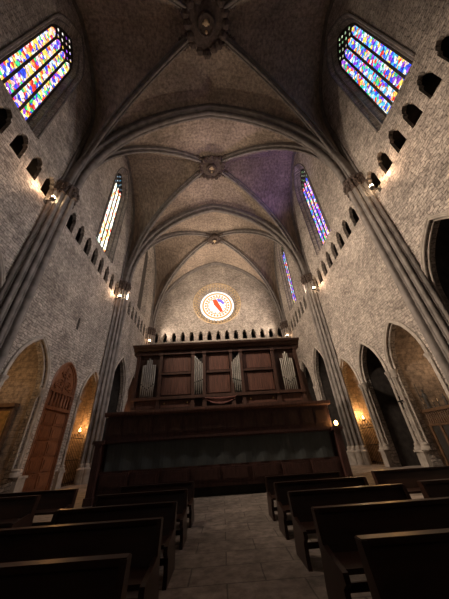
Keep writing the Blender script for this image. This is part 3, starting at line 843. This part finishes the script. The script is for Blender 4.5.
# gilded candle stand inside the right chapel
o = thing('altar_standard', (XR+1.0, 20.5, 0), 'tall gilded processional standard inside the golden-lit right chapel', 'standard')
m_ = MB(); m_.lathe([(.25, 0), (.25, .1), (.08, .2), (.05, .4), (.05, 2.3)], (XR+1.0, 20.5, 0), 12); m_.build('staff', M['gold'], o, True)
m_ = MB(); m_.prism([(20.3, .6), (20.7, .6), (20.75, 2.2), (20.5, 2.5), (20.25, 2.2)], lambda u, v, d: (XR+.9+d, u, v), 0, .08); m_.build('banner', M['gold'], o)
m_ = MB(); m_.lathe([(.02, 0), (.1, .08), (.13, .2), (.1, .34), (.02, .42)], (XR+1.0, 20.5, 2.6), 10); m_.build('finial', M['iron'], o, True)
# altar in the near-left chapel
o = thing('altarpiece', (XL-2.4, 14.9, 0), 'brown wooden altarpiece with framed panels in the nearest small left chapel', 'altarpiece')
m_ = MB(); m_.box(XL-3.65, XL-1.25, 14.4, 15.25, 0, 1.0); m_.build('altar_table', M['altar'], o)
m_ = MB(); m_.box(XL-3.65, XL-1.15, 15.0, 15.27, 1.0, 4.3); m_.build('retable', M['altar'], o)
for q in range(3):
    for r_ in range(2):
        m_ = MB(); m_.box(XL-3.55+q*.8, XL-2.87+q*.8, 14.94, 15.0, 1.3+r_*1.5, 2.6+r_*1.5); m_.build('painted_panel', M['gold'], o)
m_ = MB(); m_.box(XL-3.7, XL-1.05, 14.85, 15.28, 4.3, 4.5); m_.build('cornice', M['altar'], o)
lamp('chapel_light', 'POINT', (XL-1.8, 13.2, 5.6), 45, (1, .62, .3), size=.2)
# screen with statuettes in the near-right chapel
o = thing('chapel_screen', (XR+.8, 13.75, 0), 'dark wooden balustraded screen inside the nearest small right chapel', 'screen')
xs = XR+.68
m_ = MB(); m_.box(xs, xs+.25, 12.22, 15.28, 2.75, 2.9); m_.box(xs+.05, xs+.2, 12.22, 15.28, 2.05, 2.15); m_.build('rail', M['altar'], o)
for q in range(20):
    m_ = MB(); m_.lathe([(.03, 0), (.055, .12), (.025, .3), (.05, .5), (.03, .6)], (xs+.12, 12.3+q*.152, 2.15), 6); m_.build('baluster', M['altar'], o, True)
for q in range(5):
    y = 12.3+q*.72; m_ = MB(); m_.box(xs+.03, xs+.2, y-.07, y+.07, 0, 2.05); m_.build('post', M['altar'], o)
m_ = MB(); m_.box(xs+.1, xs+.14, 12.22, 15.28, 0, 2.05); m_.build('shade_panel', M['void'], o)  # near-black sheet painted as the unlit interior below the rail
def statuette(y, h, label, wings=False):
    o = thing('statuette', (xs+.12, y, 2.9), label, 'statue', 'statuettes on the chapel screen')
    m_ = MB(); X = xs+.12
    m_.lathe([(.14*h, 0), (.14*h, .06*h), (.09*h, .1*h), (.11*h, .3*h), (.08*h, .5*h), (.11*h, .68*h), (.09*h, .76*h), (.035*h, .8*h), (.035*h, .83*h), (.065*h, .88*h), (.06*h, .96*h), (.01, 1.0*h)], (X, y, 2.9), 10)
    m_.tube([(X, y+.1*h, 2.9+.72*h), (X, y+.2*h, 2.9+.6*h), (X-.05, y+.3*h, 2.9+.75*h)], .03*h, 6)
    m_.tube([(X, y-.1*h, 2.9+.72*h), (X-.02, y-.18*h, 2.9+.55*h), (X-.1*h, y-.08*h, 2.9+.45*h)], .03*h, 6)
    m_.build('figure', M['black'], o, True)
    if wings:
        m_ = MB(); m_.bar((X-.05, y+.3*h, 2.9+.4*h), (X-.05, y+.3*h, 2.9+1.35*h), .02, 6); m_.build('spear', M['black'], o)
statuette(14.7, 1.05, 'tallest dark statuette holding a staff on the right chapel screen', True)
statuette(13.45, .6, 'small dark statuette on the right chapel screen near the frame edge')
for q, y in enumerate((15.02, 14.3, 13.95, 12.9)):
    c_ = thing('candlestick', (xs+.12, y, 2.9), 'short dark candlestick on the right chapel screen beside the statuettes', 'candlestick', 'candlesticks on the chapel screen')
    m_ = MB(); m_.lathe([(.08, 0), (.03, .04), (.02, .2), (.05, .24), (.05, .27)], (xs+.12, y, 2.9), 8); m_.build('stem', M['black'], c_, True)
    m_ = MB(); m_.lathe([(.022, .27), (.022, .42)], (xs+.12, y, 2.9), 8); m_.build('candle', M['gildstone'], c_)
lamp('chapel_light', 'POINT', (XR+2.5, 13.5, 5.4), 42, (1, .68, .42), size=.2)
# cross on the pillar
m_ = MB(); m_.box(XR-.22, XR-.17, 15.42, 15.49, 3.0, 3.75); m_.box(XR-.22, XR-.17, 15.22, 15.69, 3.43, 3.5); m_.box(XR-.18, XR+.02, 15.44, 15.48, 3.3, 3.36)
o = m_.build('wall_cross', M['iron'], None); tag(o, 'small dark iron cross fixed on the pillar between two right arches', 'cross')
